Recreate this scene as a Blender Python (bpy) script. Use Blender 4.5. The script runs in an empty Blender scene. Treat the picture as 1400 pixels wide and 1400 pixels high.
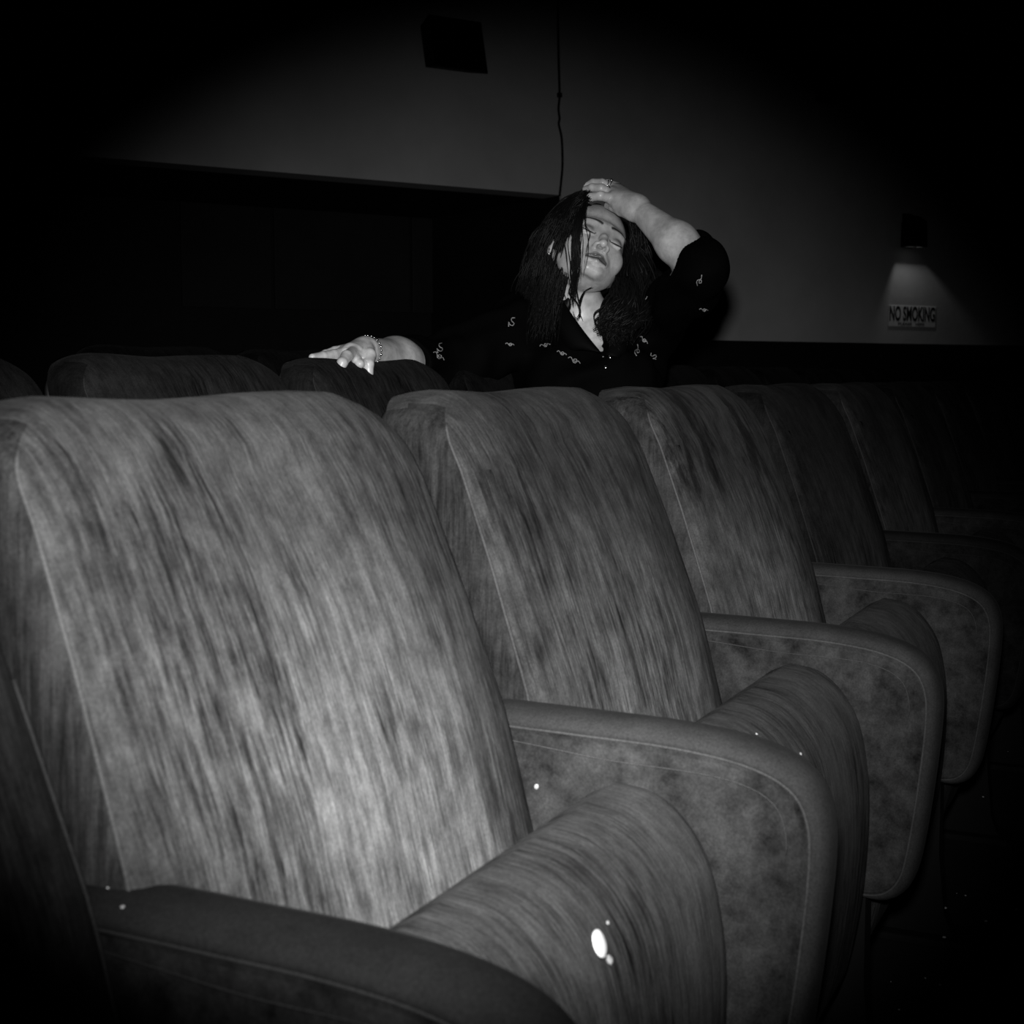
import bpy, bmesh, math, random
import numpy as np
from mathutils import Vector, Matrix, noise

# ------------------------------------------------------------------ camera
# x runs along the seat rows, y goes back through the rows, z is up (metres)
F_PX, CAM_Z = 2000.0, 0.92
TH, PH = math.radians(5.288), math.radians(25.30)
fwd_h = Vector((math.cos(PH), math.sin(PH), 0)); RIGHT = Vector((math.sin(PH), -math.cos(PH), 0))
FWD = fwd_h*math.cos(TH) - Vector((0, 0, math.sin(TH)))
UP = fwd_h*math.sin(TH) + Vector((0, 0, math.cos(TH)))
EYE = Vector((0, 0, CAM_Z))
scene = bpy.context.scene
cam_d = bpy.data.cameras.new('camera'); cam = bpy.data.objects.new('camera', cam_d)
scene.collection.objects.link(cam); scene.camera = cam
cam_d.sensor_width = 24; cam_d.lens = 24*F_PX/1400; cam_d.clip_start = 0.02
cam.matrix_world = Matrix((( RIGHT.x, UP.x, -FWD.x, EYE.x), (RIGHT.y, UP.y, -FWD.y, EYE.y),
                           (RIGHT.z, UP.z, -FWD.z, EYE.z), (0, 0, 0, 1)))
cam_d.dof.use_dof = True; cam_d.dof.focus_distance = 2.4; cam_d.dof.aperture_fstop = 9.0

def V(px, py, T):
    """world point seen at a photo pixel at depth T metres"""
    return EYE + (FWD + RIGHT*((px-700)/F_PX) - UP*((py-700)/F_PX))*T

# ------------------------------------------------------------------ world, lights, exposure
w = bpy.data.worlds.new('dark_room'); scene.world = w; w.use_nodes = True
w.node_tree.nodes['Background'].inputs[0].default_value = (1, 1, 1, 1)
w.node_tree.nodes['Background'].inputs[1].default_value = 0.0004
scene.view_settings.view_transform = 'Standard'; scene.view_settings.look = 'None'
scene.view_settings.exposure = 0.0; scene.view_settings.gamma = 1.0
scene.view_settings.use_curve_mapping = False
# camera flash just above the lens
fl = bpy.data.lights.new('flash', 'SPOT'); flo = bpy.data.objects.new('flash', fl)
scene.collection.objects.link(flo)
FLASH_W = 420.0
fl.energy = FLASH_W; fl.shadow_soft_size = 0.025; fl.spot_size = math.radians(46); fl.spot_blend = 1.0
flo.location = EYE + UP*0.10 - RIGHT*0.02 - FWD*0.03
aim = V(670, 770, 3.0) - flo.location
flo.rotation_euler = aim.to_track_quat('-Z', 'Y').to_euler()

random.seed(7); rng = np.random.default_rng(7)
C = scene.collection

# ------------------------------------------------------------------ materials
def mat(name, base=0.5, rough=0.6, metal=0.0, spec=0.5, **kw):
    m = bpy.data.materials.new(name); m.use_nodes = True
    b = m.node_tree.nodes['Principled BSDF']
    b.inputs['Base Color'].default_value = (base, base, base, 1)
    b.inputs['Roughness'].default_value = rough; b.inputs['Metallic'].default_value = metal
    b.inputs['Specular IOR Level'].default_value = spec
    return m
def nd(m, t, **kw):
    n = m.node_tree.nodes.new(t)
    for k, v in kw.items():
        if hasattr(n, k): setattr(n, k, v)
        else: n.inputs[k].default_value = v
    return n
def lk(m, a, b): m.node_tree.links.new(a, b)
def mathn(m, op, a, b=None, c=None):
    n = nd(m, 'ShaderNodeMath', operation=op)
    for i, x in enumerate((a, b, c)):
        if x is None: continue
        if isinstance(x, (int, float)): n.inputs[i].default_value = x
        else: lk(m, x, n.inputs[i])
    return n.outputs[0]
def noise_n(m, vec, scale, detail=3, rough=.5):
    n = nd(m, 'ShaderNodeTexNoise'); n.inputs['Scale'].default_value = scale
    n.inputs['Detail'].default_value = detail; n.inputs['Roughness'].default_value = rough
    lk(m, vec, n.inputs['Vector']); return n.outputs['Fac']
def maprange(m, v, a, b, c, d):
    n = nd(m, 'ShaderNodeMapRange'); n.clamp = True
    for i, x in enumerate((a, b, c, d)): n.inputs[1+i].default_value = x
    lk(m, v, n.inputs[0]); return n.outputs[0]

def velvet(name, base, streak, mottle, low_pale=0, side=False):
    """crushed velvet: dark ribs along the pile, pale patches; a per-seat factor darkens the colour for flash falloff"""
    m = mat(name, base, 0.9, spec=0.02)
    b = m.node_tree.nodes['Principled BSDF']
    geo = nd(m, 'ShaderNodeNewGeometry').outputs['Position']
    def mp(sc, rot=(0, 0, 0)):
        n = nd(m, 'ShaderNodeMapping'); n.inputs['Scale'].default_value = sc
        n.inputs['Rotation'].default_value = rot
        lk(m, geo, n.inputs['Vector']); return n.outputs[0]
    fine = noise_n(m, mp((210, 210, 15), (.36, 0, 0)) if side else mp((240, 19, 19)), 1, 4, .68)
    mid = noise_n(m, mp((75, 75, 9), (.36, 0, 0)) if side else mp((85, 12, 12)), 1, 5, .65)
    patch = noise_n(m, mp((7, 4, 4)), 1, 4, .62)
    fuzz = noise_n(m, mp((1, 1, 1)), 420, 2, .7)
    blot = noise_n(m, mp((1, .75, .75)), 34, 6, .72)
    # ribs only where the pile is pressed
    pm = maprange(m, patch, .42, .62, 0.35, 1)
    ribs = maprange(m, mathn(m, 'ADD', mathn(m, 'MULTIPLY', fine, .55), mathn(m, 'MULTIPLY', mid, .45)), .38, .58, 0, 1)
    ribs = mathn(m, 'SUBTRACT', 1, mathn(m, 'MULTIPLY', mathn(m, 'MULTIPLY', mathn(m, 'SUBTRACT', 1, ribs), pm), streak))
    bl = maprange(m, blot, .3, .7, 1-mottle, 1+mottle*.5)
    big = maprange(m, patch, .3, .7, 1.15, .72)
    fz = maprange(m, fuzz, .25, .75, .72, 1.28)
    v = mathn(m, 'MULTIPLY', mathn(m, 'MULTIPLY', ribs, bl), mathn(m, 'MULTIPLY', big, fz))
    if low_pale:  # colour gets paler towards the lower middle of the back
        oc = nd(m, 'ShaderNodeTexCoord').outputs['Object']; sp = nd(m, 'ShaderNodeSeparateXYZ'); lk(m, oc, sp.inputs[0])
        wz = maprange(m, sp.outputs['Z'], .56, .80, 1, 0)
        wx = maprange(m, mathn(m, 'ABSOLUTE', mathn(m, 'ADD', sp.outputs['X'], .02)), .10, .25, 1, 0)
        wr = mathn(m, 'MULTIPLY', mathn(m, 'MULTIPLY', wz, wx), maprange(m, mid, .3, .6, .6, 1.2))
        v = mathn(m, 'MULTIPLY', v, mathn(m, 'ADD', 1, mathn(m, 'MULTIPLY', wr, low_pale)))
        ab = nd(m, 'ShaderNodeAttribute'); ab.attribute_type = 'OBJECT'; ab.attribute_name = 'blotch'
        bz = maprange(m, sp.outputs['Z'], .70, .80, 0, 1)
        bn = maprange(m, noise_n(m, mp((22, 7, 7)), 1, 5, .7), .50, .60, 0, 1)
        v = mathn(m, 'MULTIPLY', v, mathn(m, 'SUBTRACT', 1, mathn(m, 'MULTIPLY', mathn(m, 'MULTIPLY', bz, bn), mathn(m, 'MULTIPLY', ab.outputs['Fac'], .75))))
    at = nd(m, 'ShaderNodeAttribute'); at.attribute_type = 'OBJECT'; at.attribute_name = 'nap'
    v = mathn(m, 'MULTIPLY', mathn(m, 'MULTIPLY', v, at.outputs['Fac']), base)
    cb = nd(m, 'ShaderNodeCombineColor')
    for i in range(3): lk(m, v, cb.inputs[i])
    lk(m, cb.outputs[0], b.inputs['Base Color'])
    b.inputs['Sheen Weight'].default_value = 0.006; b.inputs['Sheen Roughness'].default_value = .3
    bp = nd(m, 'ShaderNodeBump'); bp.inputs['Strength'].default_value = .35; bp.inputs['Distance'].default_value = .003
    lk(m, ribs, bp.inputs['Height']); lk(m, bp.outputs[0], b.inputs['Normal'])
    return m
M_vel = velvet('striped_velvet', .060, .88, .40)
M_back = velvet('back_velvet', .040, .86, .55, 2.3)
M_side = velvet('side_velvet', .024, .85, .5, 0, True)
M_arm = velvet('arm_velvet', .031, .15, .8)
M_pad = velvet('pad_velvet', .027, .05, .22)
M_pipe = velvet('piping_velvet', .046, .2, .2)
M_shell = mat('seat_shell', .008, .5)
M_iron = mat('cast_iron', .006, .85, 0, .08)

def speckled(name, base, amp, scale, rough=.7, bump=.0):
    m = mat(name, base, rough, spec=.3); b = m.node_tree.nodes['Principled BSDF']
    geo = nd(m, 'ShaderNodeNewGeometry').outputs['Position']
    n = noise_n(m, geo, scale, 6, .6)
    v = maprange(m, n, .3, .7, base*(1-amp), base*(1+amp))
    cb = nd(m, 'ShaderNodeCombineColor')
    for i in range(3): lk(m, v, cb.inputs[i])
    lk(m, cb.outputs[0], b.inputs['Base Color'])
    if bump:
        bp = nd(m, 'ShaderNodeBump'); bp.inputs['Strength'].default_value = bump; bp.inputs['Distance'].default_value = .004
        lk(m, noise_n(m, geo, scale*14, 3), bp.inputs['Height']); lk(m, bp.outputs[0], b.inputs['Normal'])
    return m
M_wall = speckled('painted_plaster', .46, .14, 1.3, .9, .2)
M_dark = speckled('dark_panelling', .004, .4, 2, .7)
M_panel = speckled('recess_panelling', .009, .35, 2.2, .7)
M_floor = speckled('worn_floor', .006, .5, 4, .7, .3)
M_ceil = speckled('ceiling_paint', .03, .2, 1, .9)
M_black = mat('black_plastic', .004, .6, spec=.1)
M_grille = mat('speaker_cloth', .003, .9, spec=.05)
M_metal = mat('bright_metal', .75, .18, 1.0)
M_crumb = speckled('crumb_white', .3, .2, 300, .6)
M_seed = speckled('seed_white', .8, .05, 260, .35)
M_sign = speckled('sign_card', .8, .1, 6, .6)
M_ink = mat('sign_ink', .004, .8)

# ------------------------------------------------------------------ mesh helpers
def obj(name, bm_or_data, m, parent=None, smooth=True):
    if isinstance(bm_or_data, bmesh.types.BMesh):
        me = bpy.data.meshes.new(name); bmesh.ops.recalc_face_normals(bm_or_data, faces=bm_or_data.faces)
        bm_or_data.to_mesh(me); bm_or_data.free()
    elif isinstance(bm_or_data, bpy.types.Mesh): me = bm_or_data
    else:
        v, f = bm_or_data; me = bpy.data.meshes.new(name)
        me.from_pydata([tuple(p) for p in v], [], [tuple(int(i) for i in q) for q in f]); me.update()
    if smooth: me.polygons.foreach_set('use_smooth', [True]*len(me.polygons))
    if m and not me.materials: me.materials.append(m)
    o = bpy.data.objects.new(name, me); C.objects.link(o); o.parent = parent
    return o
def empty(name, loc):
    o = bpy.data.objects.new(name, None); o.empty_display_size = .1; C.objects.link(o); o.location = loc; return o
def tag(o, label, cat=None, group=None, kind=None):
    if label: o['label'] = label
    if cat: o['category'] = cat
    if group: o['group'] = group
    if kind: o['kind'] = kind
    return o
def box(bm, lo, hi, bev=0.0, seg=2):
    r = bmesh.ops.create_cube(bm, size=1)
    vs = r['verts']
    for v in vs:
        v.co = Vector(((lo[i]+hi[i])/2 + v.co[i]*(hi[i]-lo[i]) for i in range(3)))
    if bev:
        es = list({e for v in vs for e in v.link_edges})
        bmesh.ops.bevel(bm, geom=es, offset=bev, segments=seg, profile=.5, affect='EDGES')
def tube(bm, pts, rad, n=8, cap=True):
    pts = [Vector(p) for p in pts]; N = len(pts)
    if not hasattr(rad, '__len__'): rad = [rad]*N
    t0 = (pts[1]-pts[0]).normalized(); a = t0.orthogonal().normalized(); rings = []
    for i, p in enumerate(pts):
        t = (pts[min(i+1, N-1)]-pts[max(i-1, 0)]).normalized()
        a = (a - t*a.dot(t)); a = a.normalized() if a.length > 1e-6 else t.orthogonal().normalized()
        b = t.cross(a)
        rings.append([bm.verts.new(p + (a*math.cos(6.28318*k/n)+b*math.sin(6.28318*k/n))*rad[i]) for k in range(n)])
    for i in range(N-1):
        for k in range(n):
            bm.faces.new((rings[i][k], rings[i][(k+1) % n], rings[i+1][(k+1) % n], rings[i+1][k]))
    if cap:
        bm.faces.new(rings[0][::-1]); bm.faces.new(rings[-1])
def catmull(P, m=8):
    P = [Vector(p) for p in P]; Q = [P[0]*2-P[1]]+P+[P[-1]*2-P[-2]]; out = []
    for i in range(1, len(Q)-2):
        for k in range(m):
            t = k/m; a, b, c, d = Q[i-1], Q[i], Q[i+1], Q[i+2]
            out.append(.5*((2*b)+(c-a)*t+(2*a-5*b+4*c-d)*t*t+(3*b-a-3*c+d)*t**3))
    out.append(P[-1]); return out
def loft(loops, cap=True):
    bm = bmesh.new(); R = [[bm.verts.new(p) for p in L] for L in loops]; n = len(R[0])
    for i in range(len(R)-1):
        for k in range(n): bm.faces.new((R[i][k], R[i][(k+1) % n], R[i+1][(k+1) % n], R[i+1][k]))
    if cap: bm.faces.new(R[0][::-1]); bm.faces.new(R[-1])
    return bm

# ------------------------------------------------------------------ the setting
W57 = Vector((.851, -.5256, 0)).normalized()          # direction of the far wall, left to right
NRM = Vector((-W57.y, W57.x, 0))                       # away from the camera
if NRM.dot(FWD) < 0: NRM = -NRM
P0 = V(767, 514.9, 9.0); P0.z = 0
def wp(u, z, d=0.0): q = P0 + W57*u + NRM*d; return Vector((q.x, q.y, z))
def wbox(u0, u1, z0, z1, d0, d1, bev=0):
    bm = bmesh.new(); box(bm, (u0, d0, z0), (u1, d1, z1), bev)
    for v in bm.verts: v.co = wp(v.co.x, v.co.z, v.co.y)
    return bm
def on_wall(px, py, d=0.0):
    r = V(px, py, 1)-EYE; q = P0+NRM*d; t = (q-EYE).dot(NRM)/r.dot(NRM); p = EYE+r*t
    return (p-P0).dot(W57), p.z
ROWY = (.697, 1.43, 2.15); RISE = (0.0, .048, .084)
zb = on_wall(500, 245)[1]; zd = on_wall(1100, 467.5)[1]
CEIL = 4.2
s = obj('wall_back', wbox(0, 5.2, zd, CEIL, 0, .02), M_wall, smooth=False); s['kind'] = 'structure'
s = obj('wall_bulkhead', wbox(-9, 0, zb, CEIL, 0, .2), M_wall, smooth=False); s['kind'] = 'structure'
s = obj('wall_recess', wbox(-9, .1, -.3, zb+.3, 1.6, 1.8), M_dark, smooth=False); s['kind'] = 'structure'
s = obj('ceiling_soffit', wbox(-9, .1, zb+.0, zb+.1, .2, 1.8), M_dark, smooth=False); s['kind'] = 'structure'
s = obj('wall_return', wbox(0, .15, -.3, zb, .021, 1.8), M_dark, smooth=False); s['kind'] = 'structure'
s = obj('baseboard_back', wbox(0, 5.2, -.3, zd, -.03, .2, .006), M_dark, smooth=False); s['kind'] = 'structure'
# slightly paler panels inside the recess
def recess_u(px): return on_wall(px, 400, 1.6)[0]
zt, zl = on_wall(560, 292, 1.6)[1], on_wall(560, 428, 1.6)[1]
uu = [recess_u(x) for x in (245, 372, 560, 705)]
for i in range(3):
    p = obj('panel', wbox(uu[i]+.012, uu[i+1]-.012, zl, zt, 1.575, 1.6, .004), M_panel, bpy.data.objects['wall_recess'], smooth=False)
# floor in raked steps, ceiling, side walls
bm = bmesh.new()
ys = [-3.0, .98, 1.70, 12.0]; zs = [0, .048, .084]
for i in range(3): box(bm, (-3, ys[i], -.3), (17, ys[i+1], zs[i]))
s = obj('floor', bm, M_floor, smooth=False); s['kind'] = 'structure'
bm = bmesh.new(); box(bm, (-3.2, -3.2, CEIL), (17, 12, CEIL+.1)); s = obj('ceiling', bm, M_ceil, smooth=False); s['kind'] = 'structure'
bm = bmesh.new(); box(bm, (-3.2, -3.2, -.3), (17, -3, CEIL)); s = obj('wall_front', bm, M_dark, smooth=False); s['kind'] = 'structure'
bm = bmesh.new(); box(bm, (-3.2, -3.2, -.3), (-3, 12, CEIL)); s = obj('wall_left', bm, M_dark, smooth=False); s['kind'] = 'structure'

def wall_speaker(x0, x1, y0, y1, label, dep=.26, tilt=.06):
    ua, za = on_wall(x0, y0, -dep); ub, zb_ = on_wall(x1, y1, -dep)
    uc, zc = (ua+ub)/2, (za+zb_)/2; wd, ht = (ub-ua)*.86, (za-zb_)*1.12
    root = empty('wall_speaker', wp(uc, zc, 0))
    def loc(bm):
        for v in bm.verts:
            x, y, z = v.co
            q = W57*x + NRM*(y + tilt*z/ht*1.2); v.co = Vector((q.x, q.y, z))
        return bm
    # cabinet tapers to the wall
    def rect(a, y, sc): return [(-wd/2*sc, y, -ht/2*sc), (wd/2*sc, y, -ht/2*sc), (wd/2*sc, y, ht/2*sc), (-wd/2*sc, y, ht/2*sc)]
    bm = loft([rect(0, -dep, .97), rect(0, -dep+.012, 1), rect(0, -.09, .8), rect(0, -.07, .74)])
    obj('cabinet', loc(bm), M_black, root, smooth=False)
    bm = bmesh.new(); box(bm, (-wd*.45, -dep-.012, -ht*.45), (wd*.45, -dep, ht*.45), .008)
    obj('grille', loc(bm), M_grille, root, smooth=False)
    bm = bmesh.new(); box(bm, (-.05, -.09, -.04), (.05, 0, .04), .005)
    for v in bm.verts:
        x, y, z = v.co; q = W57*x+NRM*y; v.co = Vector((q.x, q.y, z))
    obj('bracket', bm, M_black, root, smooth=False)
    tag(root, label, 'speaker', 'surround speakers on the far wall'); return root
wall_speaker(586, 669, 20, 98, 'black box speaker high on the pale wall left of the hanging cable')
wall_speaker(1133, 1206, 62, 146, 'black box speaker barely visible high on the wall at upper right', .3)
# cable in the corner with kinks
pts = []
for px, py in ((762, -40), (763, 40), (764, 90), (765, 130), (763.5, 148), (765, 162), (764, 170), (768, 190), (769, 225), (767, 250), (765, 268)):
    u, z = on_wall(px, py, -.02); pts.append(wp(u, z, -.02))
bm = bmesh.new(); tube(bm, catmull(pts, 4), .0075, 8); tube(bm, [pts[3]-Vector((0, 0, .012)), pts[3]+Vector((0, 0, .012))], .017, 8)
tag(obj('hanging_cable', bm, M_black), 'thin black cable hanging down the pale wall above the woman', 'cable')
# small pale plate in the dark at far left
u, z = on_wall(38, 234, 1.55)
tag(obj('wall_plate', wbox(u-.03, u+.03, z-.008, z+.008, 1.54, 1.6, .004), mat('plate', .5, .5), smooth=False),
    'tiny pale plate on the dark wall at far left', 'plate')

# ---- no smoking sign and its lamp
ua, za = on_wall(1215.5, 417, -.003); ub, zb2 = on_wall(1278.5, 447.5, -.003)
sg = obj('no_smoking_sign', wbox(ua, ub, zb2, za, -.003, 0, .0008), M_sign, smooth=False)
tag(sg, 'pale NO SMOKING wall sign under a small black lamp', 'sign')
def text(body, u0, u1, z0, z1, name, bold=.0):
    cu = bpy.data.curves.new(name, 'FONT'); cu.body = body; cu.extrude = .001; cu.offset = bold
    o = bpy.data.objects.new(name, cu); C.objects.link(o)
    bpy.context.view_layer.update()
    dg = bpy.context.evaluated_depsgraph_get(); me = bpy.data.meshes.new_from_object(o.evaluated_get(dg))
    bpy.data.objects.remove(o)
    co = np.empty(len(me.vertices)*3); me.vertices.foreach_get('co', co); co = co.reshape(-1, 3)
    lo, hi = co.min(0), co.max(0)
    for v in me.vertices:
        a = (v.co.x-lo[0])/(hi[0]-lo[0]); b = (v.co.y-lo[1])/(hi[1]-lo[1])
        v.co = wp(u0+(u1-u0)*a, z0+(z1-z0)*b, -.0034-.0006*(1 if v.co.z > 0 else 0))
    me.materials.clear()
    return obj(name, me, M_ink, sg, smooth=False)
H = za-zb2; Wd = ub-ua
text('NO SMOKING', ua+.015*Wd, ub-.015*Wd, zb2+.26*H, za-.03*H, 'lettering', .03)
text('PLEASE', ua+.2*Wd, ua+.49*Wd, zb2+.07*H, zb2+.19*H, 'small_lettering', .02); text('HERE', ua+.57*Wd, ua+.76*Wd, zb2+.07*H, zb2+.19*H, 'small_lettering', .02)
ul, zl0 = on_wall(1247, 338, -.06); _, zl1 = on_wall(1247, 295, -.06)
root = empty('wall_lamp', wp(ul, zl0, 0))
def wl(bm):
    for v in bm.verts: v.co = wp(ul+v.co.x, v.co.z, v.co.y)-root.location
    return bm
bm = bmesh.new()
def rr(hw, d0, d1, z): return [(-hw, d0, z), (hw, d0, z), (hw, d1, z), (-hw, d1, z)]
bm.free(); bm = loft([rr(.064, -.108, -.046, zl0+.14), rr(.066, -.110, -.045, zl0), rr(.075, -.135, -.020, zl0), rr(.073, -.13, -.022, zl1-.045), rr(.05, -.11, -.03, zl1-.02), rr(.022, -.09, -.05, zl1)])
obj('lamp_shade', wl(bm), M_black, root, smooth=False)
bm = bmesh.new(); box(bm, (-.02, -.09, zl1-.05), (.02, 0, zl1-.02), .004); obj('bracket', wl(bm), M_black, root, smooth=False)
bm = bmesh.new(); box(bm, (-.045, -.02, zl1-.09), (.045, 0, zl1+.02), .004); obj('back_plate', wl(bm), M_black, root, smooth=False)
bm = bmesh.new(); bmesh.ops.create_uvsphere(bm, u_segments=16, v_segments=10, radius=.018)
for v in bm.verts: v.co = v.co + Vector((-.02, -.068, zl0+.112))
mb = mat('dim_bulb', .8, .3); b = mb.node_tree.nodes['Principled BSDF']
b.inputs['Emission Color'].default_value = (1, 1, 1, 1); b.inputs['Emission Strength'].default_value = .35
obj('bulb', wl(bm), mb, root)
tag(root, 'small black shaded lamp above the NO SMOKING sign', 'lamp')
sl = bpy.data.lights.new('lamp_light', 'POINT'); slo = bpy.data.objects.new('lamp_light', sl); C.objects.link(slo)
sl.energy = 2.5; sl.shadow_soft_size = .012
slo.location = wp(ul-.038, zl0+.080, -.066)

# ------------------------------------------------------------------ seats
ZC = CAM_Z
def yf(z):   # front face of the backrest, local y, z above its row floor
    return float(np.interp(z-ZC, [-.62, -.45, -.30, -.18, -.09, -.045, -.02], [-.195, -.16, -.122, -.080, -.045, -.022, -.004]))
def make_backrest(parent):
    NU, NV = 44, 40; XS = -.008
    z0, z1 = ZC-.62, ZC-.016
    def W(z): return .246+.018*min(1, max(0, (ZC-.03-z)/.3))
    us = [math.sin(t*math.pi/2) for t in np.linspace(-1, 1, NU+1)]
    def ztop(u, inset=0):
        a = abs(u); dip = .0055*math.exp(-((u+.15)/.42)**2)
        c = max(0, (a-.62)/.38); return z1-dip-.055*(1-math.sqrt(max(0, 1-c*c)))
    def outline(wadd, zadd, yadd, n_side=26, shrink=1.0):
        L = []
        zt = ztop(1)
        for i in range(n_side): z = z0+(zt-z0)*i/n_side; L.append((-(W(z)+wadd), z))
        for u in us: z = ztop(u); L.append((u*(W(z)+wadd), z+zadd))
        for i in range(n_side-1, -1, -1): z = z0+(zt-z0)*i/n_side; L.append((W(z)+wadd, z))
        return [Vector((x+XS, yf(min(z, z1))+yadd, z)) for x, z in L]
    loops = [outline(-.035, -.03, -.010), outline(-.018, -.014, -.006), outline(-.006, -.004, .0), outline(.0, .0, .006), outline(.003, .003, .014), outline(.002, .004, .045),
             outline(-.004, .001, .075), outline(-.018, -.012, .092)]
    bm = loft(loops, cap=False)
    bm.verts.ensure_lookup_table()
    # front fill: a grid inside loop 0
    L0 = loops[0]; n = len(L0); ns = 26
    left = L0[:ns+1]; top = L0[ns:ns+NU+1]; right = L0[ns+NU:][::1]; right = right[::-1]  # bottom -> top
    top = L0[ns:ns+NU+1]
    left = L0[:ns]+[top[0]]; right = (L0[ns+NU+1:][::-1])+[top[-1]]
    R = ns
    grid = []
    for j in range(R+1):
        row = []
        for i in range(NU+1):
            fx = i/NU; l, r = left[j], right[j]
            u = us[i]; xx = l.x+(r.x-l.x)*(u+1)/2
            zb_ = z0; zt_ = top[i].z; z = zb_+(zt_-zb_)*(j/R)
            zz = z
            bul = .012*(1-abs(u)**3)*(1-abs(2*j/R-1)**4) - .006*math.exp(-(u/.35)**2)*math.exp(-((j/R-.95)/.12)**2)
            y = yf(zz)-.010-bul
            row.append((xx, y, zz))
        grid.append(row)
    vid = [[None]*(NU+1) for _ in range(R+1)]
    for j in range(R+1):
        for i in range(NU+1):
            if i == 0 and j <= R: p = left[j]; 
            elif i == NU: p = right[j]
            elif j == R: p = top[i]
            else: p = grid[j][i]
            vid[j][i] = bm.verts.new(p)
    for j in range(R):
        for i in range(NU): bm.faces.new((vid[j][i], vid[j][i+1], vid[j+1][i+1], vid[j+1][i]))
    # cap rear
    bmesh.ops.remove_doubles(bm, verts=bm.verts, dist=.0004)
    bm.normal_update()
    for f in bm.faces:
        c_ = f.calc_center_median()
        if c_.y-yf(min(c_.z, z1)) > .008 and abs(c_.x-XS) > .20+.02*(c_.z > ZC-.05): f.material_index = 1
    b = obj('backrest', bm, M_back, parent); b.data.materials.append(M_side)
    rear = outline(-.014, -.010, .090); rear2 = outline(-.02, -.016, .105)
    obj('back_shell', loft([rear, rear2]), M_shell, parent)
    # side piping, crest to arm level
    for sgn, nm in ((-1, 0), (1, 1)):
        pts = []
        L = loops[3]
        seq = (L[:ns+5] if sgn < 0 else L[::-1][:ns-4])
        for q in seq[4:]: pts.append(q+Vector((0, -.0008, 0)))
        bm = bmesh.new(); tube(bm, pts, .0016, 6); obj('piping', bm, M_pipe, b)
    return b
AX = .295
ARM = [(-.06, -.330), (-.09, -.325), (-.14, -.325), (-.20, -.326), (-.28, -.328), (-.345, -.336), (-.385, -.352), (-.402, -.378), (-.405, -.42),
       (-.398, -.50), (-.388, -.575), (-.378, -.618), (-.358, -.640), (-.325, -.645)]
def make_arm(parent):
    path = catmull([(0, y, z+ZC) for y, z in ARM], 4)
    cen = Vector((0, -.24, ZC-.45))
    prof = [p for p in path]+[Vector((0, -.20, ZC-.665)), Vector((0, -.10, ZC-.66)), Vector((0, -.03, ZC-.60)), Vector((0, -.0, ZC-.40))]
    loops = []
    for x, ins in ((-.029, .008), (-.0305, .003), (-.029, .0), (.029, .0), (.0305, .003), (.029, .008)):
        loops.append([Vector((AX+x, p.y, p.z))+(cen-p).normalized()*ins for p in prof])
    a = obj('armrest', loft(loops), M_arm, parent, smooth=False)
    # padded strip over the top and down the front
    N = len(path); sect = [(-.031, 0), (-.030, .006), (-.023, .0115), (-.010, .0150), (.010, .0150), (.023, .0115), (.030, .006), (.031, 0), (.02, -.004), (-.02, -.004)]
    loops = []
    for i, p in enumerate(path):
        t = (path[min(i+1, N-1)]-path[max(i-1, 0)]).normalized(); nrm = Vector((0, -t.z, t.y))
        if nrm.z < 0 and i < N*.5 or nrm.y > 0 and i >= N*.5: nrm = -nrm
        e = min(1, (i+1)/5, (N-i)/6); e = math.sqrt(e)
        wob = 1+.0*math.sin(i)
        loops.append([p+Vector((AX+x*1.03, 0, 0))+nrm*(h*e) for x, h in sect])
    obj('arm_pad', loft(loops), M_pad, parent)
    for sgn in (-1, 1):
        bm = bmesh.new(); tube(bm, [p+Vector((AX+sgn*.0310, 0, -.0008)) for p in path], .0016, 6); obj('piping', bm, M_pipe, a)
    st = []
    for i, p in enumerate(path[:int(N*.62)]):
        st.append(p+(cen-p).normalized()*.021+Vector((AX-.0308, 0, 0)))
    bm = bmesh.new(); tube(bm, st, .0007, 5); obj('stitching', bm, M_pipe, a)
    # standard and foot
    bm = loft([[Vector((AX+x, y, z)) for x, y in ((-.018, ya), (.018, ya), (.018, yb), (-.018, yb))] for z, ya, yb in
               ((.012, -.36, -.10), (.05, -.345, -.15), (.15, -.335, -.20), (ZC-.64, -.335, -.16))])
    obj('leg', bm, M_iron, parent, smooth=False)
    bm = bmesh.new(); box(bm, (AX-.045, -.38, 0), (AX+.045, -.08, .014), .004); obj('foot_plate', bm, M_iron, parent, smooth=False)
SEATP = [(-.254, -.345), (-.285, -.350), (-.312, -.368), (-.335, -.400), (-.347, -.44), (-.354, -.50), (-.352, -.58), (-.343, -.66), (-.325, -.735), (-.295, -.765),
         (-.25, -.765), (-.222, -.74), (-.212, -.66), (-.208, -.56), (-.208, -.46), (-.213, -.40), (-.226, -.362)]
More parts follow.
